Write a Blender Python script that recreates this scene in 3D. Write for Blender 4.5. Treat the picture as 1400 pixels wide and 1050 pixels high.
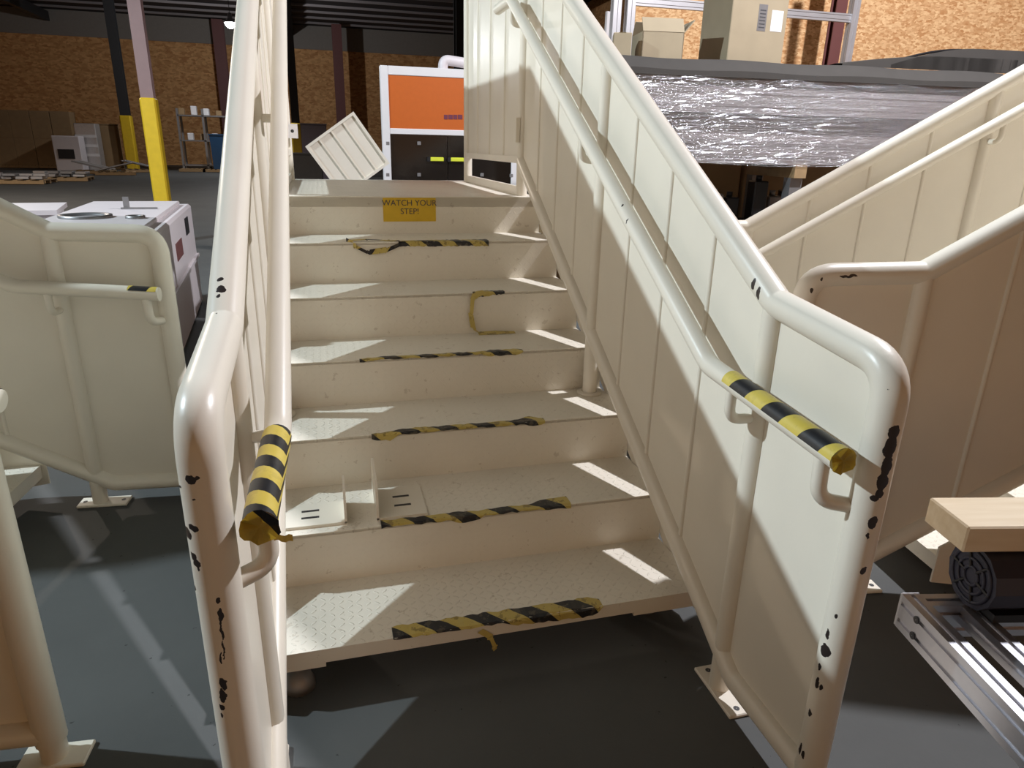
import bpy, math, random
from mathutils import Vector, Matrix
random.seed(7)
for o in list(bpy.data.objects): bpy.data.objects.remove(o)
scene = bpy.context.scene
COL = scene.collection
# ------------------------------------------------------------------ camera
CX, CY, CZ = -0.0719, -1.6442, 1.501          # eye point, floor = 0
YAW, PITCH, ROLL, FPX = 0.2691, 0.3332, -0.0228, 935.8
def cam_axes():
    ca, sa, cb, sb = math.cos(YAW), math.sin(YAW), math.cos(PITCH), math.sin(PITCH)
    f = Vector((sa*cb, ca*cb, -sb)); r = Vector((ca, -sa, 0)); d = f.cross(r)
    cr, sr = math.cos(ROLL), math.sin(ROLL)
    return r*cr + d*sr, -r*sr + d*cr, f
RX, DN, FW = cam_axes()
cam = bpy.data.cameras.new('camera'); camo = bpy.data.objects.new('camera', cam); COL.objects.link(camo)
cam.sensor_width = 36.0; cam.lens = FPX/1400*36.0; cam.clip_end = 300
camo.matrix_world = Matrix(((RX.x, -DN.x, -FW.x, CX), (RX.y, -DN.y, -FW.y, CY), (RX.z, -DN.z, -FW.z, CZ), (0, 0, 0, 1)))
scene.camera = camo
def ray(u, v): return RX*((u-700)/FPX) + DN*((v-525)/FPX) + FW
def at_y(u, v, y): r = ray(u, v); return Vector((CX, CY, CZ)) + r*((y-CY)/r.y)
def at_z(u, v, z): r = ray(u, v); return Vector((CX, CY, CZ)) + r*((z-CZ)/r.z)
# ------------------------------------------------------------------ world, exposure
w = bpy.data.worlds.new('closed_hall'); scene.world = w; w.use_nodes = True
w.node_tree.nodes['Background'].inputs[0].default_value = (0, 0, 0, 1)
w.node_tree.nodes['Background'].inputs[1].default_value = 0.0
vs = scene.view_settings
vs.view_transform = 'Standard'; vs.look = 'None'; vs.exposure = 0.12; vs.gamma = 1.0
vs.use_curve_mapping = False
# ceiling lamps of the hall that hang outside the picture; their cast shadows are in the photograph
def offscreen_lamp(name, loc, watts, col):
    l = bpy.data.lights.new(name, 'SPOT'); l.energy = watts; l.color = col; l.spot_size = math.radians(164); l.spot_blend = .25; l.shadow_soft_size = .10
    o = bpy.data.objects.new(name, l); COL.objects.link(o); o.location = loc
offscreen_lamp('ceiling_lamp_left_offscreen', (-7.95, 2.6, 6.36), 3300, (0.74, 0.88, 0.97))
offscreen_lamp('ceiling_lamp_right_offscreen', (4.8, 1.3, 6.12), 2050, (0.92, 0.92, 0.98))
offscreen_lamp('ceiling_lamp_back_left_offscreen', (-8.2, 15.5, 6.02), 1500, (1.0, 0.84, 0.70))
FAR_LAMP = (-3.43, 34.0, 6.36, 700, (0.95, 0.97, 1.0))     # the one lamp in view

# ------------------------------------------------------------------ mesh helpers
class MB:
    def __init__(s): s.v = []; s.f = []; s.uv = {}; s.sm = []
    def _a(s, vs, fs, smooth=False):
        n = len(s.v); s.v += [tuple(q) for q in vs]; s.f += [tuple(i+n for i in f) for f in fs]; s.sm += [smooth]*len(fs); return n
    def box(s, x0, x1, y0, y1, z0, z1, M=None):
        vs = [Vector((x, y, z)) for z in (z0, z1) for y in (y0, y1) for x in (x0, x1)]
        if M is not None: vs = [M @ q for q in vs]
        s._a(vs, [(0, 2, 3, 1), (4, 5, 7, 6), (0, 1, 5, 4), (2, 6, 7, 3), (0, 4, 6, 2), (1, 3, 7, 5)]); return s
    def bevbox(s, x0, x1, y0, y1, z0, z1, b, M=None):
        vs = []
        for sx, sy, sz in [(a, c, d) for a in (0, 1) for c in (0, 1) for d in (0, 1)]:
            X = (x0, x1)[sx]; Y = (y0, y1)[sy]; Z = (z0, z1)[sz]
            dx = b if sx == 0 else -b; dy = b if sy == 0 else -b; dz = b if sz == 0 else -b
            vs += [Vector((X, Y+dy, Z+dz)), Vector((X+dx, Y, Z+dz)), Vector((X+dx, Y+dy, Z))]
        if M is not None: vs = [M @ q for q in vs]
        I = lambda a, c, d, k: (a*4+c*2+d)*3+k
        fs = []
        for k in range(2):
            q = [I(k, 0, 0, 0), I(k, 1, 0, 0), I(k, 1, 1, 0), I(k, 0, 1, 0)]; fs.append(q if k else q[::-1])
            q = [I(0, k, 0, 1), I(1, k, 0, 1), I(1, k, 1, 1), I(0, k, 1, 1)]; fs.append(q[::-1] if k else q)
            q = [I(0, 0, k, 2), I(1, 0, k, 2), I(1, 1, k, 2), I(0, 1, k, 2)]; fs.append(q if k else q[::-1])
        for a in range(2):
            for c in range(2):
                fs += [[I(a, c, 0, 0), I(a, c, 1, 0), I(a, c, 1, 1), I(a, c, 0, 1)], [I(a, 0, c, 0), I(a, 1, c, 0), I(a, 1, c, 2), I(a, 0, c, 2)], [I(0, a, c, 1), I(1, a, c, 1), I(1, a, c, 2), I(0, a, c, 2)]]
                for d in range(2): fs.append([I(a, c, d, 0), I(a, c, d, 1), I(a, c, d, 2)])
        # de-duplicate corner triangles and fix winding by centroid
        seen = set(); out = []; cen = sum(vs, Vector())/len(vs)
        for f in fs:
            k = tuple(sorted(f))
            if k in seen: continue
            seen.add(k); n = (vs[f[1]]-vs[f[0]]).cross(vs[f[2]]-vs[f[0]]); m = sum((vs[i] for i in f), Vector())/len(f)
            out.append(tuple(f) if n.dot(m-cen) > 0 else tuple(f[::-1]))
        s._a(vs, out); return s
    def tube(s, pts, r, n=14, caps=True, radii=None, arc=None, uvs=False):
        pts = [Vector(q) for q in pts]; m = len(pts)
        T = []
        for i in range(m):
            a = pts[max(i-1, 0)]; b = pts[min(i+1, m-1)]; T.append((b-a).normalized())
        ref = Vector((1, 0, 0)) if abs(T[0].x) < .9 else Vector((0, 0, 1))
        N = (ref - T[0]*ref.dot(T[0])).normalized(); vs = []; L = 0; us = []
        a0, a1 = arc if arc else (0, 2*math.pi); full = arc is None; cnt = n if full else n+1
        for i in range(m):
            N = (N - T[i]*N.dot(T[i])).normalized(); B = T[i].cross(N)
            if i: L += (pts[i]-pts[i-1]).length
            rr = radii[i] if radii else r
            for k in range(cnt):
                t = a0 + (a1-a0)*k/n; vs.append(pts[i] + (N*math.cos(t) + B*math.sin(t))*rr); us.append((L, t*rr))
        fs = []
        for i in range(m-1):
            for k in range(n):
                k2 = (k+1) % cnt if full else k+1
                fs.append((i*cnt+k, i*cnt+k2, (i+1)*cnt+k2, (i+1)*cnt+k))
        o = s._a(vs, fs, True)
        if uvs:
            for i, q in enumerate(us): s.uv[o+i] = q
        if caps and full:
            s._a(vs[:n], [tuple(range(n))[::-1]]); s._a(vs[-n:], [tuple(range(n))])
        return s
    def prism(s, poly, axis, a, b):
        # poly: 2-D points; axis 0 -> (y,z) swept along x, 1 -> (x,z) along y, 2 -> (x,y) along z
        def P(q, c): return {0: (c, q[0], q[1]), 1: (q[0], c, q[1]), 2: (q[0], q[1], c)}[axis]
        n = len(poly); vs = [P(q, a) for q in poly] + [P(q, b) for q in poly]
        fs = [tuple(range(n)), tuple(range(2*n-1, n-1, -1))] + [((i+1) % n, i, i+n, (i+1) % n+n) for i in range(n)]
        A = sum(poly[i][0]*poly[(i+1) % n][1]-poly[(i+1) % n][0]*poly[i][1] for i in range(n))
        flip = (A > 0) ^ (axis == 1) ^ (a > b)
        s._a(vs, [f[::-1] for f in fs] if flip else fs); return s
    def grid(s, P, nu, nv, smooth=True, uvf=None):
        vs = [P(i/nu, j/nv) for i in range(nu+1) for j in range(nv+1)]
        o = s._a(vs, [(i*(nv+1)+j, (i+1)*(nv+1)+j, (i+1)*(nv+1)+j+1, i*(nv+1)+j+1) for i in range(nu) for j in range(nv)], smooth)
        if uvf:
            k = 0
            for i in range(nu+1):
                for j in range(nv+1): s.uv[o+k] = uvf(i/nu, j/nv); k += 1
        return s
    def lathe(s, prof, n=20, M=None, smooth=True):
        vs = []
        for r, z in prof:
            for k in range(n):
                t = 2*math.pi*k/n; q = Vector((r*math.cos(t), r*math.sin(t), z)); vs.append(M @ q if M is not None else q)
        m = len(prof)
        s._a(vs, [(i*n+k, i*n+(k+1) % n, (i+1)*n+(k+1) % n, (i+1)*n+k) for i in range(m-1) for k in range(n)], smooth)
        return s
    def build(s, name, mat, parent=None, label=None):
        me = bpy.data.meshes.new(name); me.from_pydata(s.v, [], s.f); me.update()
        for i, p in enumerate(me.polygons): p.use_smooth = s.sm[i]
        if s.uv:
            l = me.uv_layers.new(name='UVMap')
            for lp in me.loops: l.data[lp.index].uv = s.uv.get(lp.vertex_index, (0, 0))
        o = bpy.data.objects.new(name, me); COL.objects.link(o)
        for m in (mat if isinstance(mat, (list, tuple)) else [mat]): me.materials.append(m)
        if parent is not None: o.parent = parent
        if label: o['label'] = label
        return o
def fillet(pts, rads, n=6):
    out = []
    for i, q in enumerate(pts):
        q = Vector(q)
        if i in (0, len(pts)-1) or not rads[i]: out.append(q); continue
        a = Vector(pts[i-1]); b = Vector(pts[i+1]); u = (a-q).normalized(); v = (b-q).normalized()
        ang = u.angle(v); t = min(rads[i]/math.tan(ang/2), (a-q).length*.49, (b-q).length*.49)
        p0 = q+u*t; p1 = q+v*t
        for k in range(n+1):
            f = k/n; out.append(p0*(1-f)**2 + q*2*f*(1-f) + p1*f*f)
    return out
def empty(name, loc=(0, 0, 0), rz=0):
    o = bpy.data.objects.new(name, None); COL.objects.link(o); o.location = loc; o.rotation_euler = (0, 0, rz); o.empty_display_size = .1; return o
def tag(o, label, cat, group=None):
    o['label'] = label; o['category'] = cat
    if group: o['group'] = group
    return o
def struct(o): o['kind'] = 'structure'; return o
def copy_tree(o, parent=None):
    c = o.copy(); COL.objects.link(c); c.parent = parent
    for ch in list(o.children):
        copy_tree(ch, c)
    return c
def RZ(a, t=(0, 0, 0)): return Matrix.Translation(t) @ Matrix.Rotation(a, 4, 'Z')

# ------------------------------------------------------------------ materials
def nt(name):
    m = bpy.data.materials.new(name); m.use_nodes = True; t = m.node_tree; b = t.nodes['Principled BSDF']; return m, t, b
def N(t, typ, **kw):
    n = t.nodes.new(typ)
    for k, v in kw.items():
        if k.startswith('i'): n.inputs[int(k[1:])].default_value = v
        else: setattr(n, k, v)
    return n
def math_(t, op, a, b=None):
    n = t.nodes.new('ShaderNodeMath'); n.operation = op
    for i, q in enumerate((a, b)):
        if q is None: continue
        if isinstance(q, (int, float)): n.inputs[i].default_value = q
        else: t.links.new(q, n.inputs[i])
    return n.outputs[0]
def mix(t, f, a, b):
    n = t.nodes.new('ShaderNodeMix'); n.data_type = 'RGBA'
    for i, q in ((0, f), (6, a), (7, b)):
        if isinstance(q, (int, float)): n.inputs[i].default_value = q
        elif isinstance(q, tuple): n.inputs[i].default_value = (*q, 1) if len(q) == 3 else q
        else: t.links.new(q, n.inputs[i])
    return n.outputs[2]
def noise(t, vec, scale, detail=3, rough=.5):
    n = N(t, 'ShaderNodeTexNoise'); n.inputs['Scale'].default_value = scale; n.inputs['Detail'].default_value = detail; n.inputs['Roughness'].default_value = rough
    if vec is not None: t.links.new(vec, n.inputs['Vector'])
    return n.outputs[0]
def ocoord(t): return N(t, 'ShaderNodeTexCoord').outputs['Object']
def bump(t, b, hgt, strength, dist=.01):
    n = N(t, 'ShaderNodeBump'); n.inputs['Strength'].default_value = strength; n.inputs['Distance'].default_value = dist
    t.links.new(hgt, n.inputs['Height']); t.links.new(n.outputs[0], b.inputs['Normal'])
def plain(name, col, rough=.5, metal=0, var=.06, scale=8, bmp=0):
    m, t, b = nt(name); b.inputs['Roughness'].default_value = rough; b.inputs['Metallic'].default_value = metal
    c = ocoord(t); f = noise(t, c, scale)
    d = tuple(max(0, q*(1-var*2)) for q in col); e = tuple(min(1, q*(1+var)) for q in col)
    t.links.new(mix(t, f, d, e), b.inputs['Base Color'])
    if bmp: bump(t, b, noise(t, c, scale*6), bmp, .005)
    return m
CREAM = (0.83, 0.775, 0.665)
def paint(name, chips=(), lug=None, rough=.34):
    m, t, b = nt(name); c = ocoord(t)
    b.inputs['Roughness'].default_value = rough
    col = mix(t, noise(t, c, 5, 4), tuple(q*.93 for q in CREAM), tuple(q*1.04 for q in CREAM))
    if lug:
        g = noise(t, c, 22, 5, .7); g2 = math_(t, 'MULTIPLY', math_(t, 'GREATER_THAN', g, .64), .35)
        col = mix(t, g2, col, (.42, .34, .24))
        s = N(t, 'ShaderNodeSeparateXYZ'); t.links.new(c, s.inputs[0])
        p = .027; u = math_(t, 'DIVIDE', s.outputs[lug[0]], p); v = math_(t, 'DIVIDE', s.outputs[lug[1]], p)
        fu = math_(t, 'SUBTRACT', math_(t, 'FRACT', u), .5); fv = math_(t, 'SUBTRACT', math_(t, 'FRACT', v), .5)
        par = math_(t, 'FLOORED_MODULO', math_(t, 'ADD', math_(t, 'FLOOR', u), math_(t, 'FLOOR', v)), 2)
        sg = math_(t, 'SUBTRACT', math_(t, 'MULTIPLY', par, 2), 1)
        a = math_(t, 'ADD', fu, math_(t, 'MULTIPLY', sg, fv)); bb = math_(t, 'SUBTRACT', fv, math_(t, 'MULTIPLY', sg, fu))
        r = math_(t, 'ADD', math_(t, 'POWER', math_(t, 'DIVIDE', a, .56), 2), math_(t, 'POWER', math_(t, 'DIVIDE', bb, .17), 2))
        hgt = math_(t, 'MAXIMUM', math_(t, 'SUBTRACT', 1, r), 0)
        hgt = math_(t, 'MINIMUM', math_(t, 'MULTIPLY', hgt, 2.0), 1)
        bump(t, b, hgt, .65 if lug[1] == 1 else .3, .003)
    else:
        bump(t, b, noise(t, c, 90, 2), .05, .004)
    if chips:
        nz = N(t, 'ShaderNodeTexNoise'); nz.inputs['Scale'].default_value = 55; nz.inputs['Detail'].default_value = 4; t.links.new(c, nz.inputs['Vector'])
        sub = N(t, 'ShaderNodeVectorMath', operation='SUBTRACT'); t.links.new(nz.outputs['Color'], sub.inputs[0]); sub.inputs[1].default_value = (.5, .5, .5)
        sc = N(t, 'ShaderNodeVectorMath', operation='SCALE'); t.links.new(sub.outputs[0], sc.inputs[0]); sc.inputs['Scale'].default_value = .016
        ad = N(t, 'ShaderNodeVectorMath', operation='ADD'); t.links.new(c, ad.inputs[0]); t.links.new(sc.outputs[0], ad.inputs[1])
        acc = None
        for (x, y, z, rx, rz) in chips:
            d = N(t, 'ShaderNodeVectorMath', operation='SUBTRACT'); t.links.new(ad.outputs[0], d.inputs[0]); d.inputs[1].default_value = (x, y, z)
            dv = N(t, 'ShaderNodeVectorMath', operation='DIVIDE'); t.links.new(d.outputs[0], dv.inputs[0]); dv.inputs[1].default_value = (rx, rx, rz)
            ln = N(t, 'ShaderNodeVectorMath', operation='LENGTH'); t.links.new(dv.outputs[0], ln.inputs[0])
            acc = ln.outputs['Value'] if acc is None else math_(t, 'MINIMUM', acc, ln.outputs['Value'])
        msk = math_(t, 'LESS_THAN', acc, 1.0)
        col = mix(t, msk, col, (.03, .022, .02))
    t.links.new(col, b.inputs['Base Color'])
    return m
def tape_mat(name, period, slant, wear=.25, phase=0.0, dull=False):
    m, t, b = nt(name); b.inputs['Roughness'].default_value = .38
    uv = N(t, 'ShaderNodeTexCoord').outputs['UV']; s = N(t, 'ShaderNodeSeparateXYZ'); t.links.new(uv, s.inputs[0])
    q = math_(t, 'FRACT', math_(t, 'DIVIDE', math_(t, 'ADD', s.outputs[0], math_(t, 'MULTIPLY', s.outputs[1], slant)), period)); q = math_(t, 'FRACT', math_(t, 'ADD', q, phase))
    k = math_(t, 'GREATER_THAN', q, .5); c = ocoord(t)
    g = math_(t, 'MULTIPLY', math_(t, 'GREATER_THAN', noise(t, c, 30, 5, .7), .56), wear)
    ye = mix(t, noise(t, c, 14), (.46, .34, .07), (.62, .50, .16)) if dull else mix(t, noise(t, c, 14), (.62, .46, .05), (.78, .64, .16)); ye = mix(t, g, ye, (.22, .16, .05))
    bl = mix(t, g, (.018, .018, .020), (.10, .085, .06))
    t.links.new(mix(t, k, ye, bl), b.inputs['Base Color']); return m
M_PAINT = paint('cream_paint')
M_TREAD = paint('cream_checker_plate', lug=(0, 1), rough=.4)
M_RISER = paint('cream_checker_riser', lug=(0, 2), rough=.42)
M_TAPE = tape_mat('hazard_tape_worn', .142, -1.0, .75, 0, True)
M_RTAPE = tape_mat('hazard_tape_rail', .132, .45, .12, .5)
M_LTAPE = tape_mat('hazard_tape_wrap', .078, .45, .12)
M_DARK = plain('dark_steel', (.03, .03, .032), .5)
M_BLACK = plain('black_plastic', (.012, .012, .014), .45)
M_ALU = plain('brushed_aluminium', (.62, .62, .66), .3, .9, .04, 30)
M_ALUMATT = plain('mill_aluminium', (.55, .54, .55), .42, .55, .05, 12)
M_WHITE = plain('white_enamel', (.80, .78, .78), .4, 0, .03)
M_PINKWHITE = plain('pinkish_white_panel', (.72, .66, .67), .45, 0, .03)
M_CARD = plain('cardboard', (.38, .31, .205), .8, 0, .08, 5)
M_CARDD = plain('cardboard_brown', (.34, .22, .11), .85, 0, .1, 4)
M_YELLOW = plain('safety_yellow', (.80, .52, .02), .5, 0, .08, 10)
M_RED = plain('red_oxide_steel', (.17, .06, .055), .6)
M_PINK = plain('column_paint', (.30, .19, .18), .6)
M_GREYSHEET = plain('grey_foam_sheet', (.075, .069, .063), .9, 0, .06, 6)
M_GREYSHEET.node_tree.nodes['Principled BSDF'].inputs['Specular IOR Level'].default_value = .1
M_WOODP = plain('pallet_wood', (.40, .26, .13), .8, 0, .15, 12)
M_BLUE = plain('blue_plastic', (.012, .06, .14), .45)
M_STEEL = plain('galvanised_steel', (.32, .31, .31), .45, .6, .1, 20)
M_SCRAP = plain('bright_scrap_metal', (.62, .60, .60), .32, .5, .1, 14)
M_PURPLE = plain('grey_violet_wrap', (.20, .18, .23), .35)
M_LABEL = plain('paper_label', (.75, .75, .75), .6, 0, .02)
M_INK = plain('label_ink', (.06, .06, .065), .6)
def emit(name, col, s):
    m, t, b = nt(name); b.inputs['Base Color'].default_value = (*col, 1); b.inputs['Emission Color'].default_value = (*col, 1); b.inputs['Emission Strength'].default_value = s; return m
M_LENS = emit('lamp_lens', (.95, .97, 1.0), 30)
def floor_mat():
    m, t, b = nt('grey_painted_concrete'); c = ocoord(t)
    a = mix(t, noise(t, c, 1.3, 6, .62), (.078, .080, .078), (.128, .132, .130))
    sp = math_(t, 'GREATER_THAN', noise(t, c, 26, 5, .6), .70)
    a = mix(t, math_(t, 'MULTIPLY', sp, .8), a, (.035, .034, .034))
    t.links.new(a, b.inputs['Base Color']); b.inputs['Roughness'].default_value = .62; b.inputs['Specular IOR Level'].default_value = .06
    bump(t, b, noise(t, c, 60, 3), .08, .004); return m
def osb_mat(name, c0, c1, sc=1.0):
    m, t, b = nt(name); c = ocoord(t); mp = N(t, 'ShaderNodeMapping'); mp.inputs['Scale'].default_value = (sc*9, sc*9, sc*17); t.links.new(c, mp.inputs[0])
    nz = N(t, 'ShaderNodeTexNoise'); nz.inputs['Scale'].default_value = 1.2; t.links.new(mp.outputs[0], nz.inputs['Vector'])
    ad = N(t, 'ShaderNodeVectorMath', operation='ADD'); t.links.new(mp.outputs[0], ad.inputs[0]); t.links.new(nz.outputs['Color'], ad.inputs[1])
    v = N(t, 'ShaderNodeTexVoronoi'); t.links.new(ad.outputs[0], v.inputs['Vector']); v.inputs['Scale'].default_value = 1.6
    s = N(t, 'ShaderNodeSeparateColor'); t.links.new(v.outputs['Color'], s.inputs[0])
    t.links.new(mix(t, s.outputs[0], c0, c1), b.inputs['Base Color']); b.inputs['Roughness'].default_value = .75
    bump(t, b, s.outputs[1], .25, .004); return m
def wood_mat():
    m, t, b = nt('pine_timber'); c = ocoord(t); mp = N(t, 'ShaderNodeMapping'); mp.inputs['Scale'].default_value = (3, 34, 34); t.links.new(c, mp.inputs[0])
    f = noise(t, mp.outputs[0], 1.4, 4); t.links.new(mix(t, f, (.60, .46, .27), (.82, .71, .53)), b.inputs['Base Color']); b.inputs['Roughness'].default_value = .7; return m
def film_mat():
    m, t, b = nt('stretch_film'); c = ocoord(t); mp = N(t, 'ShaderNodeMapping'); mp.inputs['Scale'].default_value = (.9, 10, 26); t.links.new(c, mp.inputs[0])
    f = noise(t, mp.outputs[0], 1.6, 5, .65)
    g = N(t, 'ShaderNodeBsdfGlossy'); g.inputs['Roughness'].default_value = .16; g.inputs['Color'].default_value = (.9, .92, .97, 1)
    tr = N(t, 'ShaderNodeBsdfTransparent'); tr.inputs[0].default_value = (.94, .94, .95, 1)
    bp = N(t, 'ShaderNodeBump'); bp.inputs['Strength'].default_value = 1.0; bp.inputs['Distance'].default_value = .03; t.links.new(f, bp.inputs['Height']); t.links.new(bp.outputs[0], g.inputs['Normal'])
    mx = N(t, 'ShaderNodeMixShader'); mx.inputs[0].default_value = .24; t.links.new(tr.outputs[0], mx.inputs[1]); t.links.new(g.outputs[0], mx.inputs[2])
    t.links.new(mx.outputs[0], t.nodes['Material Output'].inputs[0]); return m
def glass_mat():
    m, t, b = nt('dark_tinted_glass'); b.inputs['Base Color'].default_value = (.010, .007, .006, 1); b.inputs['Roughness'].default_value = .12; return m
M_FLOOR = floor_mat(); M_OSB = osb_mat('osb_board', (.60, .28, .10), (1.0, .66, .34), 1.7); M_FARWALL = osb_mat('far_osb_board', (.56, .25, .085), (.88, .50, .21), .4)
M_WOOD = wood_mat(); M_FILM = film_mat(); M_GLASS = glass_mat()
M_ORANGE = plain('orange_panel', (.58, .125, .015), .45, 0, .04, 20)
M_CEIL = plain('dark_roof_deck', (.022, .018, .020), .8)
M_PURLIN = plain('purlin_steel', (.26, .23, .23), .6)
M_BAND = plain('grey_wall_band', (.30, .27, .24), .8)
M_MOTOR = plain('navy_plastic', (.030, .032, .055), .5)
M_SIGN = plain('yellow_sign', (.72, .46, .025), .55, 0, .1, 14)
M_HIVIS = plain('hi_vis_grip', (.75, .80, .05), .5)

# ------------------------------------------------------------------ the setting
struct(MB().box(-20.3, 13.3, -7.8, 46.8, -.2, 0).build('floor', M_FLOOR))
fw = MB().box(-20.3, 13.3, 46.5, 46.8, 0, 6.9).build('wall_back', M_FARWALL); struct(fw)
MB().box(-20.3, 13.3, 46.4, 46.8, 6.9, 8.25).build('wall_band', M_BAND, fw)
wl = struct(MB().box(-20.3, -20, -7.5, 46.5, 0, 8.25).build('wall_left', M_FARWALL))
struct(MB().box(-20.3, 13.3, -7.8, -7.5, 0, 8.25).build('wall_front', M_FARWALL))
struct(MB().box(13.0, 13.3, -7.5, 46.5, 0, 8.25).build('wall_side', M_FARWALL))
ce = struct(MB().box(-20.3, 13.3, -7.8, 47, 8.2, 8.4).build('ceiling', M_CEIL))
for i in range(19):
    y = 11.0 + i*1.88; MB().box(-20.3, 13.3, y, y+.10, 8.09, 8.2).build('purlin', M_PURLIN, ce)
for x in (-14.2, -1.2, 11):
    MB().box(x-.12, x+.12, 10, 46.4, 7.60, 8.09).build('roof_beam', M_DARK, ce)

# ------------------------------------------------------------------ lamps
def lamp(x, y, z, watts, col, label):
    r = empty('high_bay_lamp', (x, y, z)); tag(r, label, 'lamp')
    MB().lathe([(.05, .42), (.09, .40), (.10, .22), (.22, .10), (.27, .02), (.255, .02), (.20, .09), (.05, .18)], 20).build('housing', M_STEEL, r)
    MB().lathe([(.235, .04)]+[(.235*math.cos(a*math.pi/12), .02-.22*math.sin(a*math.pi/12)) for a in range(6)]+[(.001, -.20)], 20).build('lens', M_LENS, r)
    MB().tube([(0, 0, .41), (0, 0, 8.2-z+.02)], .012, 6).build('hanging_rod', M_DARK, r)
    l = bpy.data.lights.new('lamp_light', 'POINT'); l.energy = watts; l.color = col; l.shadow_soft_size = .10
    lo = bpy.data.objects.new('lamp_light', l); COL.objects.link(lo); lo.parent = r; lo.location = (0, 0, -.32)
    return r
lamp(*FAR_LAMP, 'glowing high bay lamp seen under the dark roof')
j = MB().box(-16, 8, 2.45, 2.75, 7.95, 8.2).box(-16, 8, 1.15, 1.45, 7.95, 8.2).box(-8.1, -7.8, 2.75, 10.2, 7.95, 8.2).build('roof_joist', M_DARK, ce)

# ------------------------------------------------------------------ staircase
H, D, Z0 = .1825, .32, .16
S = H/D
XL, XR = -.270, .97            # panel planes
TR, BR, HR, PR = .035, .034, .026, .030
def ztop(y): return Z0+1.145+S*y
def zbot(y, o=.115): return Z0+o+S*y
YF, YB, YP, YE = -.63, -.25, 2.03, 3.47
LZ = Z0+6*H
def hit(u, v, A, B, r):
    """point of the tube A-B (radius r) met by the picture ray: where the photograph shows a chip"""
    o = Vector((CX, CY, CZ)); d = ray(u, v).normalized(); A = Vector(A); e = (Vector(B)-A).normalized()
    w0 = o-A; b = d.dot(e); dd = w0.dot(d); ee = w0.dot(e); den = 1-b*b
    t = (b*ee-dd)/den; q = (ee-b*dd)/den; p = o+d*t; c = A+e*q; dist = (p-c).length
    if dist >= r: return c+(p-c).normalized()*r
    return p-d*(math.sqrt(r*r-dist*dist)/math.sqrt(den))
FL = ((XL, YF, 0), (XL, YF, 1)); FR = ((XR, YF, 0), (XR, YF, 1))
def chips(lst, ax): 
    out = []
    for (u, v, ru, rv) in lst:
        p = hit(u, v, ax[0], ax[1], TR); k = (p-Vector((CX, CY, CZ))).length/FPX; out.append((p.x, p.y, p.z, ru*k*1.08, rv*k*1.08))
    return out
SR = ((XR, 0, ztop(0)), (XR, 1, ztop(1))); SL = ((XL, 0, ztop(0)), (XL, 1, ztop(1)))
CHIPS_R = chips([(1222, 592, 6, 9), (1218, 612, 7, 14), (1213, 638, 6, 14), (1207, 660, 7, 12), (1203, 675, 5, 6), (1195, 682, 5, 4), (1193, 716, 5, 8), (1187, 733, 2, 4), (1180, 780, 3, 5), (1131, 867, 2, 6), (1128, 890, 6, 8), (1120, 912, 2, 4), (1117, 934, 3, 7), (1123, 940, 2, 3), (1107, 975, 3, 5), (1094, 1024, 2, 8), (1098, 1032, 2, 6), (1143, 843, 2, 3), (1215, 530, 2, 4)], FR) + chips([(1029, 388, 4, 8), (1036, 402, 4, 9)], SR)
CHIPS_L = chips([(255, 547, 11, 11), (260, 656, 6, 6), (267, 653, 4, 2), (264, 683, 2, 2), (244, 703, 3, 4), (256, 729, 9, 8), (264, 722, 8, 4), (264, 761, 6, 4), (269, 771, 7, 6), (271, 778, 3, 4), (258, 804, 4, 6), (246, 666, 4, 2), (277, 610, 2, 4), (262, 614, 3, 3), (298, 822, 3, 4), (301, 842, 4, 9), (304, 862, 2, 14), (307, 890, 1.5, 13), (303, 900, 1.5, 8), (307, 935, 4, 9), (305, 952, 4, 10), (303, 968, 3, 4), (303, 978, 2, 4)], FL) + chips([(301, 380, 3, 12), (302, 393, 6, 9), (299, 403, 3, 6), (295, 431, 1.5, 3)], SL)
M_RAIL_R = paint('cream_paint_chipped_right', CHIPS_R); M_RAIL_L = paint('cream_paint_chipped_left', CHIPS_L)
HCH = [(.862, .46, 1.33, .004, .006), (.858, .40, 1.285, .0035, .022), (.93, -.612, .742, .010, .006), (.90, -.60, .755, .012, .007), (-.19, -.60, .73, .012, .007)]
M_HAND = paint('cream_paint_handrail', HCH)

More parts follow.
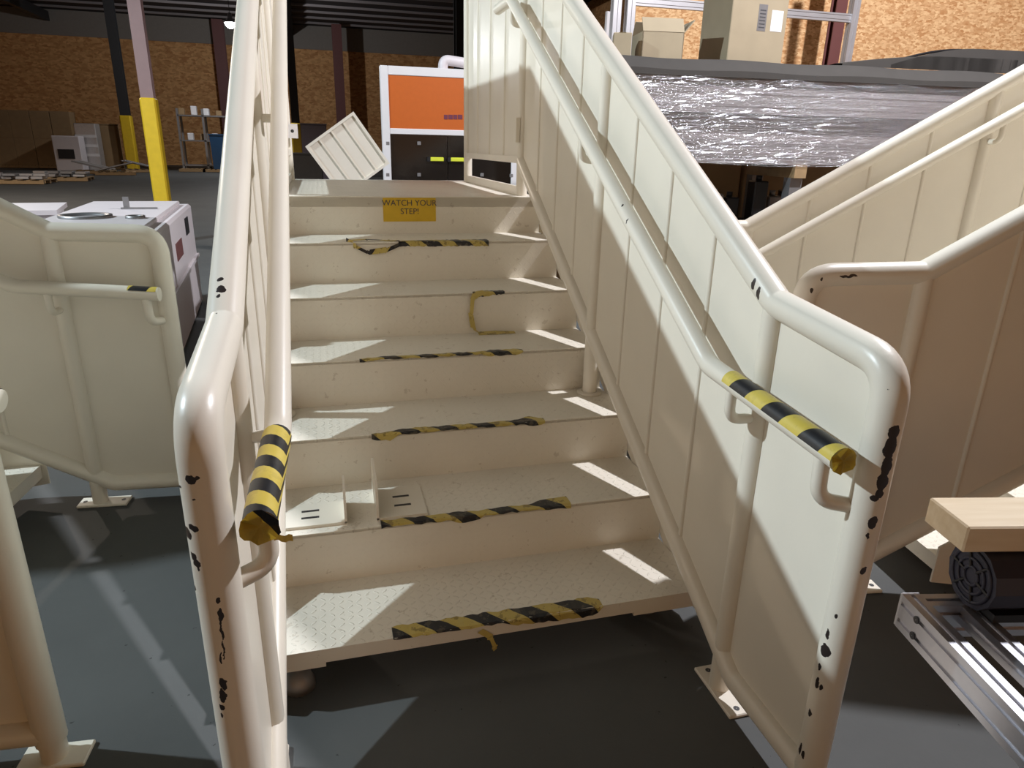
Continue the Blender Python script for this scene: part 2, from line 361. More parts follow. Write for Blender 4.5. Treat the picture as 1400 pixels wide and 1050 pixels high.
def top_path(x, zf): return fillet([(x, YF, Z0-.095), (x, YF, Z0+zf), (x, YB, Z0+1.0), (x, YP, ztop(YP)), (x, YE, ztop(YP))], [0, .085, .05, .08, 0], 8)
def side_panel(root, x, sgn, railmat, bo):
    """sgn = +1 when the stair side of the sheet lies toward +x"""
    poly = [(YF, Z0-.065), (YF, Z0+.955), (YB, Z0+1.0), (YP, ztop(YP)), (YP, zbot(YP, bo)), (-(bo+.065)/S, Z0-.065)]
    sh = MB().prism(poly, 0, x-.0025, x+.0025).build('side_panel', M_PAINT, root)
    MB().tube(top_path(x, .958), TR, 18).build('top_rail', railmat, sh)
    bot = fillet([(x, YF, Z0-.065), (x, -(bo+.065)/S, Z0-.065), (x, YP, zbot(YP, bo))], [0, .06, 0])
    MB().tube(bot, BR, 14).build('bottom_rail', M_PAINT, sh)
    # ribs pressed into the sheet
    y = .055
    while y < YP-.1:
        r = MB()
        for s in (1, -1):
            r.tube([(x+s*.001, y, zbot(y, bo)+.02), (x+s*.001, y, ztop(y)-.02)], .0095, 8)
        r.build('rib', M_PAINT, sh); y += .2795
    # posts
    def post(y, z0, z1, plate=True, flange=False):
        p = MB().tube([(x, y, z0), (x, y, z1)], PR, 14).build('post', M_PAINT, sh)
        if plate:
            b = MB(); b.bevbox(x-.035-(.015 if sgn > 0 else 0), x+.035-(.012 if sgn > 0 else 0), y-.115, y+.085, 0, .012, .003)
            b.build('foot_plate', M_PAINT, sh)
            for dy in (-.092, .062):
                MB().lathe([(.001, .0125), (.009, .0125)], 10, Matrix.Translation((x, y+dy, 0)), False).build('bolt_hole', M_DARK, sh)
        if flange: MB().lathe([(.032, z0), (.052, z0), (.052, z0+.007), (.032, z0+.010)], 18, Matrix.Translation((x, y, 0))).build('foot_flange', M_PAINT, sh)
    post(-.245, 0, Z0+.99); post(.90, Z0+2*H, ztop(.9)-.02, False, True); post(YP, LZ, ztop(YP)-.02, False)
    # landing panel beyond the head post
    MB().box(x-.0025, x+.0025, YP, YE, LZ+.185, ztop(YP)).build('landing_sheet', M_PAINT, sh)
    MB().tube([(x, YE, LZ), (x, YE, ztop(YP)+TR*.6)], PR, 14).build('post', M_PAINT, sh)
    MB().box(x-.02, x+.02, YP, YE, LZ+.165, LZ+.2).build('bottom_rail', M_PAINT, sh)
    MB().box(x-.012, x+.012, YP, YE, LZ+.0, LZ+.045).build('toe_bar', M_PAINT, sh)
    for yy in (2.42, 2.78, 3.13):
        r = MB()
        for s in (1, -1): r.tube([(x+s*.001, yy, LZ+.19), (x+s*.001, yy, ztop(YP))], .010, 8)
        r.build('rib', M_PAINT, sh)
    MB().box(x-.01+sgn*.035, x+.01+sgn*.035, YP-.025, YP+.025, LZ+.27, LZ+.39).build('hinge_plate', M_PAINT, sh)
    return sh
def handrail(root, x, xp, helical):
    sg = 1 if xp > x else -1
    OFF, YK = (1.0, -.34) if helical else (.887, -.13)
    ZK = OFF+S*YK; y_end = -.635 if not helical else -.652
    def hz(y): return Z0 + (OFF+S*y if y > YK else ZK + (y-YK)*.075)
    dx_ = .018 if helical else 0
    def hx(y): return x - dx_*max(0, min(1, (YK+.12-y)/.40))
    pts = fillet([(hx(y_end), y_end, hz(y_end)), (hx(-.5), -.5, hz(-.5)), (hx(YK), YK, ZK+Z0), (x, 1.98, hz(1.98)), (x, 2.25, hz(1.98))], [0, 0, .12, .1, 0], 8)
    h = MB().tube(pts, HR, 16).build('handrail', M_HAND, root)
    for y in (-.585, -.245, .90, 1.96):
        z = hz(y); xb = x; x = hx(y); b = fillet([(x, y, z-.01), (x, y-.005, z-.115), (xp-sg*.02, y-.03 if y < -.5 else y, z-.125)], [0, .075, 0], 8)
        if y > -.3: b = fillet([(x, y, z-.01), (x, y, z-.10), (xp-sg*.015, y, z-.10)], [0, .06, 0], 8)
        MB().tube(b, .0135 if y > -.3 else .0165, 10).build('bracket', M_HAND, h); x = xb
    # hazard tape
    t = MB(); y0 = -.637 if not helical else -.655; y1 = -.235 if not helical else -.36
    path = [(hx(y), y, hz(y)) for y in [y0+(y1-y0)*i/14 for i in range(15)]]
    if helical: t.tube(path, HR+.0012, 18, False, uvs=True)
    else: t.tube(path, HR+.0012, 14, False, arc=(math.radians(-178), math.radians(2)), uvs=True)
    t.build('hazard_tape', M_LTAPE if helical else M_RTAPE, h)
    c = MB(); n = 18; z = hz(y0); xs_ = x; x = hx(y0)
    random.seed(3)
    ring = [Vector((x+math.cos(2*math.pi*i/n)*(HR+.002+random.uniform(-.001, .005 if helical else .001)), y0-random.uniform(.0, .010), z+math.sin(2*math.pi*i/n)*(HR+.002+random.uniform(-.001, .004 if helical else .001)))) for i in range(n)]
    ctr = Vector((x, y0-.004, z)); o = c._a(ring+[ctr], [(i, (i+1) % n, n) for i in range(n)][::-1])
    c._a(ring+[ctr], [(i, (i+1) % n, n) for i in range(n)])
    for i, q in enumerate(ring+[ctr]): c.uv[i] = ((.030 if helical else .10)+(q.x-x)*.6, q.z-z); c.uv[n+1+i] = c.uv[i]
    c.build('tape_end', M_LTAPE if helical else M_RTAPE, h)
    if helical:
        f = MB(); f.grid(lambda u, v: Vector((x+HR*.7+u*.028, y0-.002+.004*math.sin(u*9), z-.028+.012*v-.006*u)), 5, 2, uvf=lambda u, v: (u*.02, v*.01)); f.build('tape_flap', M_LTAPE, h)
    return h

def make_stair(name, loc, rz, label):
    root = empty(name, loc, rz); tag(root, label, 'stairs', None)
    tx0, tx1 = -.335, 1.04
    treads = []
    for k in range(6):
        z = Z0+k*H
        t = MB()
        t.box(tx0, tx1, k*D, (k+1)*D+.005, z-.012, z)
        if k == 0:
            t.box(tx0, tx1, 0, .012, z-.045, z-.012)
        treads.append(t.build('tread', M_TREAD, root))
    MB().box(tx0, -.145, .001, .06, Z0-.060, Z0-.045).build('foot_bracket', M_PAINT, root)
    MB().box(.80, tx1, .001, .06, Z0-.058, Z0-.045).build('foot_bracket', M_PAINT, root)
    for x, yf in ((-.225, .055), (.92, .16)):
        MB().lathe([(.001, .0), (.045, .0), (.044, .02), (.034, .045), (.016, .06), (.009, .065), (.009, Z0-.012), (.001, Z0-.012)], 18, Matrix.Translation((x, yf, 0))).build('levelling_foot', M_STEEL, root)
    risers = []
    for k in range(1, 7):
        risers.append(MB().box(tx0, tx1, k*D, k*D+.006, Z0+(k-1)*H, Z0+k*H-.004).build('riser', M_RISER, root))
    MB().box(tx0, tx1, 6*D, 3.62, LZ-.05, LZ).build('landing', M_TREAD, root)
    for xs, off in ((tx0-.008, -.036), (tx1+.006, .062)):
        a = [(-.02, Z0+off-S*.02), (6*D, Z0+off+S*6*D), (6*D, Z0+off+S*6*D-.2), (.10, Z0-.11), (-.02, Z0-.09)]
        MB().prism(a, 0, xs-.004, xs+.004).build('stringer', M_PAINT, root)
    for x in (tx0+.03, tx1-.03):
        for y in (2.05, 3.5): MB().box(x-.03, x+.03, y-.03, y+.03, 0, LZ-.05).build('leg', M_PAINT, root)
    pl = side_panel(root, XL, 1, M_RAIL_L, .145); pr = side_panel(root, XR, -1, M_RAIL_R, .115)
    hl = handrail(root, XL+.092, XL, True); hr = handrail(root, XR-.09, XR, False)
    return root, treads, risers, pl, pr
main, TREADS, RISERS, PNL_L, PNL_R = make_stair('metal_staircase', (0, 0, 0), 0, 'cream steel staircase with yellow watch your step sign and taped treads')
side_label = ['cream steel staircase turned sideways in front of the pinkish white machine', 'cream steel staircase turned sideways in front of the film wrapped bundle']
# the two neighbours share the meshes
LROT = math.radians(85); LLOC = (-1.42, .30, 0)
RROT = math.radians(-98); RLOC = (2.10, 1.00, 0)
M_SIDE_RAIL = paint('cream_paint_scuffed', [(XR, -.50, Z0+1.0, .006, .006), (XR+.03, -.52, Z0+.995, .03, .004), (XR+.03, -.60, Z0+.985, .006, .008), (XR+.03, -.63, Z0+.95, .006, .01)])
def neighbour(loc, rot, label):
    c = copy_tree(main)
    for h_ in c.children:
        if h_.name.startswith('side_panel'):
            for q in h_.children:
                if q.name.startswith('top_rail'):
                    xx = XL if q.data.vertices[0].co.x < 0 else XR
                    tmp = MB(); tmp.tube(top_path(xx, .992), TR, 18); n_ = tmp.build('tmp', M_SIDE_RAIL); q.data = n_.data; bpy.data.objects.remove(n_)
        if h_.name.startswith('handrail'):
            for q in list(h_.children):
                if q.name.startswith(('hazard_tape', 'tape_end', 'tape_flap')): bpy.data.objects.remove(q)
            lft = sum(v.co.x for v in h_.data.vertices)/len(h_.data.vertices) < .3
            x_ = XL+.076 if lft else XR-.09
            t = MB(); ys = (-.648, -.55) if lft else (-.63, -.53)
            zf = (lambda y: Z0+1.0-S*.34+(y+.34)*.075) if lft else (lambda y: Z0+.813+(y+.13)*.075)
            t.tube([(x_, ys[0]+(ys[1]-ys[0])*i/4, zf(ys[0]+(ys[1]-ys[0])*i/4)) for i in range(5)], HR+.0012, 10, False, arc=(math.radians(-150), math.radians(-20)), uvs=True)
            t.build('hazard_tape', M_BLACK if lft else M_RTAPE, h_)
            e_ = MB(); e_.lathe([(.001, 0), (HR+.001, 0), (HR+.001, .006)], 16, Matrix.Translation((x_, -.637, zf(-.635))) @ Matrix.Rotation(-math.pi/2, 4, 'X'), False); e_.build('end_disc', M_PAINT, h_)
    c.location = loc; c.rotation_euler = (0, 0, rot); tag(c, label, 'stairs'); return c
lst = neighbour(LLOC, LROT, side_label[0])
for q in lst.children:
    if q.name.startswith('side_panel') and q.data.vertices[0].co.x < 0:
        MB().tube([(XL, YF, 0), (XL, YF, .08)], PR, 14).build('post', M_PAINT, q); MB().bevbox(XL-.035, XL+.035, YF-.08, YF+.08, 0, .012, .003).build('foot_plate', M_PAINT, q)
lst.scale = (1.12, 1, 1)
rst = neighbour(RLOC, RROT, side_label[1])

# things only the middle staircase shows -------------------------------------------------
def tape_strip(k, x0, x1, prof, name='hazard_tape', parent=None, seed=0, nseg=40):
    """prof(f) -> (depth on tread, drop over the nosing); a worn strip of tape folded over the edge"""
    z = Z0+k*H; y = k*D; b = MB(); rnd = random.Random(seed)
    wob = [rnd.uniform(-1, 1) for _ in range(nseg+1)]
    def P(u, v):
        i = int(round(u*nseg)); dp, dr = prof(u); dp += .004*wob[i]; dr += .003*wob[(i*7) % nseg]
        x = x0+(x1-x0)*u; s = v*(dp+dr)
        if s < dp: return Vector((x, y+dp-s-.0015, z+.0025+.0012*wob[(i*3) % nseg]))
        return Vector((x, y-.0035-.002*abs(wob[(i*5) % nseg]), z+.0015-(s-dp)))
    b.grid(P, nseg, 7, False, uvf=lambda u, v: ((x1-x0)*u, v*(sum(prof(u)))))
    return b.build(name, M_TAPE, parent or TREADS[k])
def lerp_prof(pts):
    def f(u):
        for (a, p, q), (b, r, s) in zip(pts, pts[1:]):
            if u <= b: t = (u-a)/(b-a); return (p+(r-p)*t, q+(s-q)*t)
        return pts[-1][1:]
    return f
tape_strip(0, .045, .69, lerp_prof([(0, .052, .004), (.5, .05, .006), (.55, .05, .018), (.9, .05, .030), (.96, .05, .032), (1, .03, .004)]), seed=1)
tape_strip(1, .045, .69, lerp_prof([(0, .03, .006), (.35, .03, .008), (.4, .03, .022), (.5, .028, .018), (.52, .03, .004), (.8, .03, .006), (.86, .05, .010), (1, .05, .012)]), seed=2)
tape_strip(2, .045, .69, lerp_prof([(0, .008, .018), (.1, .012, .028), (.14, .03, .008), (.8, .022, .006), (.86, .03, .008), (.93, .055, .016), (1, .02, .012)]), seed=3)
tape_strip(3, .03, .69, lerp_prof([(0, .012, .012), (.1, .022, .004), (.55, .02, .006), (.72, .022, .004), (.78, .03, .014), (.95, .032, .016), (1, .02, .006)]), seed=4)
tape_strip(4, .545, .69, lerp_prof([(0, .01, .02), (.3, .035, .018), (.75, .02, .014), (1, .03, .008)]), seed=5, nseg=16)
tape_strip(5, .26, .69, lerp_prof([(0, .03, .02), (.4, .045, .022), (1, .05, .024)]), seed=6)
def ribbon(pts, wv, width, name, parent, mat=None, n=8):
    P3 = fillet(pts, [0]+[.03]*(len(pts)-2)+[0], n); L = [0]
    for a, b in zip(P3, P3[1:]): L.append(L[-1]+(b-a).length)
    bm_ = MB(); m = len(P3)-1; wv = Vector(wv)
    bm_.grid(lambda u, v: P3[int(round(u*m))] + wv*((v-.5)*width*(1+.3*math.sin(9*u+1))) + Vector((.002*math.sin(u*37), -.002*math.sin(u*23)*v, .002*math.sin(u*31))), m, 3, False, uvf=lambda u, v: (L[int(round(u*m))], v*width))
    return bm_.build(name, mat or M_TAPE, parent)
z4 = Z0+4*H; y4 = 4*D; z3 = Z0+3*H
ribbon([(.60, y4-.006, z4+.003), (.545, y4-.012, z4-.012), (.535, y4-.016, z4-.09), (.545, y4-.014, z3+.02), (.575, y4-.02, z3+.004)], (.8, 0, -.5), .026, 'torn_tape', TREADS[4], tape_mat('hazard_tape_torn', .6, 0, .55, 0, True))
ribbon([(.565, y4-.03, z3+.004), (.65, y4-.035, z3+.006), (.735, y4-.035, z3+.004)], (0, 1, .2), .028, 'torn_tape', TREADS[4], tape_mat('hazard_tape_torn_end', .9, 0, .8, 0, True))
z5 = Z0+5*H; y5 = 5*D
ribbon([(.025, y5+.035, z5+.006), (.06, y5-.008, z5-.012), (.12, y5-.012, z5-.045), (.20, y5-.012, z5-.035), (.27, y5-.008, z5-.008)], (0, .3, 1), .020, 'loose_tape', TREADS[5])
ribbon([(.03, y5+.05, z5+.004), (.12, y5+.035, z5+.008), (.22, y5+.04, z5+.003), (.27, y5+.03, z5+.004)], (0, 1, .1), .020, 'loose_tape', TREADS[5])
ribbon([(.30, -.004, Z0-.018), (.335, -.006, Z0-.05), (.345, -.004, Z0-.085), (.35, .0, Z0-.10)], (.7, .2, .3), .02, 'torn_tape', TREADS[0], tape_mat('hazard_tape_drip', .8, 0, .8, 0, True))
# warning sign on the top riser
sg = MB().box(.222, .487, 6*D-.0025, 6*D, 1.133, 1.249).build('warning_sign', M_SIGN, RISERS[5], 'yellow sticker reading WATCH YOUR STEP!')
def text_mesh(name, body, size, loc, rot, mat, parent, align='CENTER', thick=.0006):
    cu = bpy.data.curves.new(name, 'FONT'); cu.body = body; cu.size = size; cu.align_x = align; cu.extrude = thick; cu.resolution_u = 3
    o = bpy.data.objects.new('tmp_text', cu); COL.objects.link(o); dg = bpy.context.evaluated_depsgraph_get()
    me = bpy.data.meshes.new_from_object(o.evaluated_get(dg)); bpy.data.objects.remove(o)
    me.name = name; me.materials.clear(); me.materials.append(mat); n = bpy.data.objects.new(name, me); COL.objects.link(n)
    n.location = loc; n.rotation_euler = rot; n.parent = parent; return n
text_mesh('sign_lettering', 'WATCH YOUR', .0405, (.3545, 6*D-.0032, 1.211), (math.pi/2, 0, 0), M_INK, sg)
text_mesh('sign_lettering', 'STEP!', .0405, (.3545, 6*D-.0032, 1.170), (math.pi/2, 0, 0), M_INK, sg)
# white plate on the end post of the left landing rail
pp = MB().box(XL-.01, XL+.075, YE-.055, YE-.045, LZ+.27, LZ+.36).build('fixing_plate', M_WHITE, PNL_L)
MB().lathe([(.001, 0), (.011, 0)], 10, Matrix.Translation((XL+.04, YE-.0555, LZ+.315)) @ Matrix.Rotation(math.pi/2, 4, 'X'), False).build('bolt_hole', M_DARK, PNL_L)

# loose angle brackets on the second tread
zt = Z0+H
def angle(name, x0, x1, y0, y1, flange_x, hgt, label, lift=.004):
    b = MB(); t = .006; z = zt+lift
    poly = [(x0, y0), (x1, y0), (x1, y1), (x0+.05*(1 if flange_x > x0+.01 else 0), y1), (x0, y1-(.05 if flange_x > x0+.01 else 0))]
    root = empty(name, ((x0+x1)/2, (y0+y1)/2, zt)); tag(root, label, 'bracket')
    off = Vector(((x0+x1)/2, (y0+y1)/2, zt))
    m = MB().prism([(q[0]-off.x, q[1]-off.y) for q in poly], 2, lift-.004, lift+t); m.build('base_plate', M_PAINT, root)
    fx = flange_x-off.x
    fl = [(y0-off.y, lift), (y1-off.y, lift), (y1-off.y, hgt*.9), (y1-off.y-.02, hgt), (y0-off.y+.03, hgt*.95), (y0-off.y, hgt*.75)]
    MB().prism(fl, 0, fx-.004, fx+.004).build('flange', M_PAINT, root)
    for sy in (.35, .65):
        yy = (y0+(y1-y0)*sy)-off.y; xx = (x0*.6+x1*.4 if flange_x > x0+.01 else x0*.45+x1*.55)-off.x
        s = MB(); s.bevbox(xx-.028, xx+.028, yy-.006, yy+.006, lift+t-.001, lift+t+.0006, .0003); s.build('slot', M_DARK, root)
    return root
angle('angle_bracket', -.25, -.06, .355, .50, -.063, .115, 'cream slotted angle bracket beside the left handrail on the second tread')
angle('angle_bracket', .035, .20, .354, .56, .038, .14, 'cream upright angle bracket at the end of the tape on second tread', .003)

# ------------------------------------------------------------------ cart on the right with timber and motor
CR = math.radians(-12); CO = Vector((1.222, -.545, 0))
cart = empty('profile_cart', CO, CR); tag(cart, 'aluminium profile cart frame carrying a motor and a timber block', 'cart')
def profile_sec(wd, ht):
    g, dp = .010, .007; slots = [-.25*ht, .25*ht] if ht > 1.5*wd else [0]
    def side(n, lng):
        return slots if lng else [0]
    P = []
    x, z = wd/2, ht/2
    def edge(a, b, cs, nrm):
        L = (b-a); d = L.normalized(); P.append(a); mid = (a+b)/2
        for c in sorted(cs):
            q = mid + d*c
            P.extend([q-d*g/2, q-d*g/2+nrm*-dp, q+d*g/2+nrm*-dp, q+d*g/2])
    v = [Vector((-x, -z)), Vector((x, -z)), Vector((x, z)), Vector((-x, z))]
    edge(v[0], v[1], [0], Vector((0, -1))); edge(v[1], v[2], slots, Vector((1, 0))); edge(v[2], v[3], [0], Vector((0, 1))); edge(v[3], v[0], slots, Vector((-1, 0)))
    return [(q.x, q.y) for q in P]
def profile_beam(name, parent, axis, a, b, cu, cz, wd=.045, ht=.09, mat=None):
    sec = profile_sec(wd, ht)
    return MB().prism([(q[0]+cu, q[1]+cz) for q in sec], axis, a, b).build(name, mat or M_ALU, parent)
cz = .455
profile_beam('long_beam', cart, 1, -1.15, 0.0, .0225, cz); profile_beam('long_beam', cart, 1, -1.15, 0, .62, cz)
profile_beam('cross_beam', cart, 0, .045, .6, -.0225, cz); profile_beam('cross_beam', cart, 0, .045, .6, -.52, cz); profile_beam('cross_beam', cart, 0, .045, .6, -1.12, cz)
profile_beam('inner_beam', cart, 1, -1.1, -.045, .14, cz+.02, .045, .045)
e = MB().bevbox(-.001, .046, .0, .008, cz-.046, cz+.046, .003).build('end_cap', M_ALUMATT, cart)
for dz in (-.022, .022):
    for dx in (.0225,):
        MB().lathe([(.001, .0), (.007, .0)], 10, Matrix.Translation((dx, .0085, cz+dz)) @ Matrix.Rotation(-math.pi/2, 4, 'X'), False).build('screw', M_DARK, cart)
    MB().lathe([(.001, .003), (.009, .003), (.009, 0)], 10, Matrix.Translation((0, -.065, cz+dz)) @ Matrix.Rotation(-math.pi/2, 4, 'Y'), False).build('screw', M_DARK, cart)
for (x, y) in ((.24, -.52), (.62, -.06), (.62, -1.1), (.24, -1.1)):
    MB().box(x-.022, x+.022, y-.022, y+.022, 0, cz-.045).build('leg', M_STEEL, cart)
MB().bevbox(.045, .075, -.52, -.47, cz-.02, cz+.046, .004).build('corner_block', M_ALUMATT, cart)
# motor
mo = empty('drive_motor', CO + Matrix.Rotation(CR, 3, 'Z') @ Vector((.125, -.04, .501)), CR); tag(mo, 'dark blue motor with a grilled fan cover under the timber block', 'motor')
rm = Matrix.Translation((0, 0, .075)) @ Matrix.Rotation(math.pi/2, 4, 'Y')
def octa(r, n=8, rot=math.pi/8, sx=1.0): return [(r*math.cos(rot+2*math.pi*i/n), r*math.sin(rot+2*math.pi*i/n)*sx) for i in range(n)]
MB().prism([(a, b+.078) for a, b in octa(.078, 12, 0)], 0, .0, .09).build('fan_cover', M_MOTOR, mo)
MB().prism([(a, b+.078) for a, b in octa(.074, 16, 0)], 0, .09, .36).build('motor_body', M_BLACK, mo)
for rr in (.022, .042, .062):
    MB().tube([(-.001, rr*math.cos(t*math.pi/12), .078+rr*math.sin(t*math.pi/12)) for t in range(25)], .0045, 6, False).build('grille_ring', M_MOTOR, mo)
for i in range(6):
    a = i*math.pi/3+.2; MB().tube([(-.002, .02*math.cos(a), .078+.02*math.sin(a)), (-.002, .066*math.cos(a), .078+.064*math.sin(a))], .004, 6).build('grille_bar', M_BLACK, mo)
MB().box(.02, .34, -.07, .07, 0, .02).build('motor_foot', M_BLACK, mo)
# timber
tb = MB(); tb.bevbox(0, .85, -.07, .07, 0, .066, .004)
to = tb.build('timber_block', M_WOOD); to.location = CO + Matrix.Rotation(CR, 3, 'Z') @ Vector((.065, .005, .657)); to.rotation_euler = (0, 0, CR)
tag(to, 'sawn pine timber block lying on the dark blue motor', 'timber')

# ------------------------------------------------------------------ behind the landing
# machine with orange panel
MY = 6.4
ml = at_y(519, 90, MY); mr = at_y(708, 240, MY); mtop = at_y(519, 89, MY).z
mc = empty('machine_enclosure', (ml.x, MY, 0)); tag(mc, 'white framed machine enclosure with orange panel and black glass doors', 'machine')
mw = mr.x-ml.x; fwid = .085
zb = at_y(560, 176, MY).z; zt2 = at_y(560, 100, MY).z; zdoor = at_y(560, 184, MY).z
for x in (0, mw-fwid): MB().bevbox(x, x+fwid, -.01, .08, 0, mtop, .006).build('frame_post', M_WHITE, mc)
for z0_, z1_ in ((mtop-.09, mtop), (zdoor, zb), (.12, .2)): MB().bevbox(fwid, mw-fwid, -.008, .08, z0_, z1_, .005).build('frame_bar', M_WHITE, mc)
MB().box(.25, mw-.05, .08, 1.3, .1, mtop-.03).build('cabinet_body', M_WHITE, mc)
op = MB().box(fwid, mw-fwid, .0, .02, zb, mtop-.09).build('orange_panel', M_ORANGE, mc)
for i, (u0, u1) in enumerate(((607, 612), (613, 619), (620, 625), (626, 632))):
    a = at_y(u0, 163, MY); b = at_y(u1, 157, MY); MB().box(a.x-ml.x, b.x-ml.x, -.003, .001, a.z, b.z).build('panel_mark', plain('violet_ink', (.16, .03, .06), .6), op) if i == 0 else MB().box(a.x-ml.x, b.x-ml.x, -.003, .001, a.z, b.z).build('panel_mark', bpy.data.materials['violet_ink'], op)
mid = at_y(612, 200, MY).x-ml.x
for x0, x1 in ((fwid, mid-.004), (mid+.004, mw-fwid)):
    dr = MB().box(x0, x1, .0, .012, .2, zdoor).build('glass_door', M_GLASS, mc)
    hx = mid-.20 if x0 == fwid else mid+.03
    zz = at_y(610, 218, MY).z
    hb = MB().bevbox(hx, hx+.15, -.035, .0, zz-.022, zz+.022, .006).build('handle', M_HIVIS, dr); MB().box(hx-.035, hx, -.03, .0, zz-.024, zz+.024).build('handle_bracket', M_BLACK, dr)
for u, v in ((530, 196), (530, 239), (573, 196), (573, 239), (659, 239), (699, 240)):
    q = at_y(u, v, MY); MB().bevbox(q.x-ml.x-.02, q.x-ml.x+.02, -.012, .004, q.z-.02, q.z+.02, .004).build('glass_clip', M_STEEL, mc)
px0 = at_y(612, 92, MY)
MB().tube(fillet([(px0.x-ml.x, .3, mtop-.03), (px0.x-ml.x, .3, mtop+.12), (px0.x-ml.x+.75, .32, mtop+.05)], [0, .09, 0], 8), .055, 14).build('duct_elbow', M_PINKWHITE, mc)
# tipped crate behind the landing
cc = at_y(476, 212, 4.55)
tbl = empty('steel_workbench', (.35, 4.6, 0)); tag(tbl, 'low steel workbench behind the landing under the tipped crate', 'workbench')
bz = cc.z-.342
MB().box(-.6, .7, -.35, .45, bz-.05, bz).build('bench_top', M_STEEL, tbl)
for x in (-.55, .65):
    for y in (-.3, .4): MB().box(x-.03, x+.03, y-.03, y+.03, 0, bz-.05).build('leg', M_STEEL, tbl)
cc = at_y(476, 212, 4.55); cr = empty('ribbed_crate', cc); tag(cr, 'beige ribbed crate tipped on its corner behind the landing', 'crate')
MT = Matrix.Rotation(math.radians(-35), 4, 'Y'); s_ = .245
rim = MB()
for (x0, x1, z0_, z1_) in ((-s_, s_, -s_, -s_+.022), (-s_, s_, s_-.022, s_), (-s_, -s_+.022, -s_+.022, s_-.022), (s_-.022, s_, -s_+.022, s_-.022)): rim.box(x0, x1, -.014, .16, z0_, z1_, MT)
rim.build('rim', M_PAINT, cr)
MB().box(-s_+.022, s_-.022, -.004, .004, -s_+.022, s_-.022, MT).build('base_sheet', M_PAINT, cr)
for q in (-.12, .0, .12): MB().box(q-.004, q+.004, -.012, -.004, -s_+.022, s_-.022, MT).build('rib', M_PAINT, cr)

# ------------------------------------------------------------------ right background: bundle, boxes, frame, wall
wr = MB().box(0, 9.8, 0, .15, 0, 7.2).build('wall_right', M_OSB); struct(wr); wr.location = (at_y(868, 30, 8.3).x, 8.3, 0); wr.rotation_euler = (0, 0, math.radians(-14))
BR_ = math.radians(-5); BO = at_y(848, 222, 4.3); BO.z = 0
bun = empty('profile_bundle', BO, BR_); tag(bun, 'stack of aluminium profiles wrapped in clear stretch film', 'bundle')
M_WARMALU = plain('warm_grey_profile', (.42, .38, .36), .42, .35)
zlo = at_y(930, 222, 4.25).z; zhi = at_y(930, 98, 4.25).z; lay = 7; dz = (zhi-zlo)/lay
for i in range(lay):
    for jn in range(3):
        MB().prism([(q[0]+.12+(.10 if i in (2, 3) else 0)+jn*(.27 if i not in (2, 3) else .235), q[1]+zlo+(i+.5)*dz) for q in profile_sec(.22, dz*.99)], 0, -.35+.07*((i*3) % 4), 3.6+.1*((i*5) % 3)).build('profile', M_WARMALU, bun)
for x in (.2, 1.7, 3.2):
    tr_ = empty('steel_trestle', BO + Matrix.Rotation(BR_, 3, 'Z') @ Vector((x, 0, 0)), BR_); tag(tr_, 'steel trestle standing under the wrapped profile bundle', 'trestle', 'trestles under the bundle')
    MB().box(0, .12, -.02, .9, zlo-.12, zlo).build('bearer', M_WOODP, tr_)
    for yy in (.03, .75): MB().box(0, .12, yy, yy+.12, 0, zlo-.12).build('leg', M_STEEL, tr_)
fm = MB()
def film(u, v):
    a = v*2.0; x = -.3+3.9*u
    wv = .012*math.sin(x*5+v*40)+.008*math.sin(x*11+v*17)
    z = zlo-.01+(zhi-zlo+.01)*v
    return Vector((x, -.022-abs(wv), z+.01*math.sin(x*3+v*9)))
fm.grid(film, 60, 40); fm.build('film_wrap', M_FILM, bun)
cv = MB(); cv.grid(lambda u, v: Vector((-.35+4.1*u, -.04+.95*v, zhi+.015+.10*math.sin(min(1, v*9)*math.pi/2)+.006*math.sin(u*22+v*5))), 40, 10)
cv.grid(lambda u, v: Vector((-.35+4.1*u, -.04, zhi-.03+v*(.047+.006*math.sin(u*22)))), 40, 1); cv.build('cover_sheet', M_GREYSHEET, bun)
zc = zhi+.128
def lb(x, y, z): return BO + Matrix.Rotation(BR_, 3, 'Z') @ Vector((x, y, 0)) + Vector((0, 0, z))
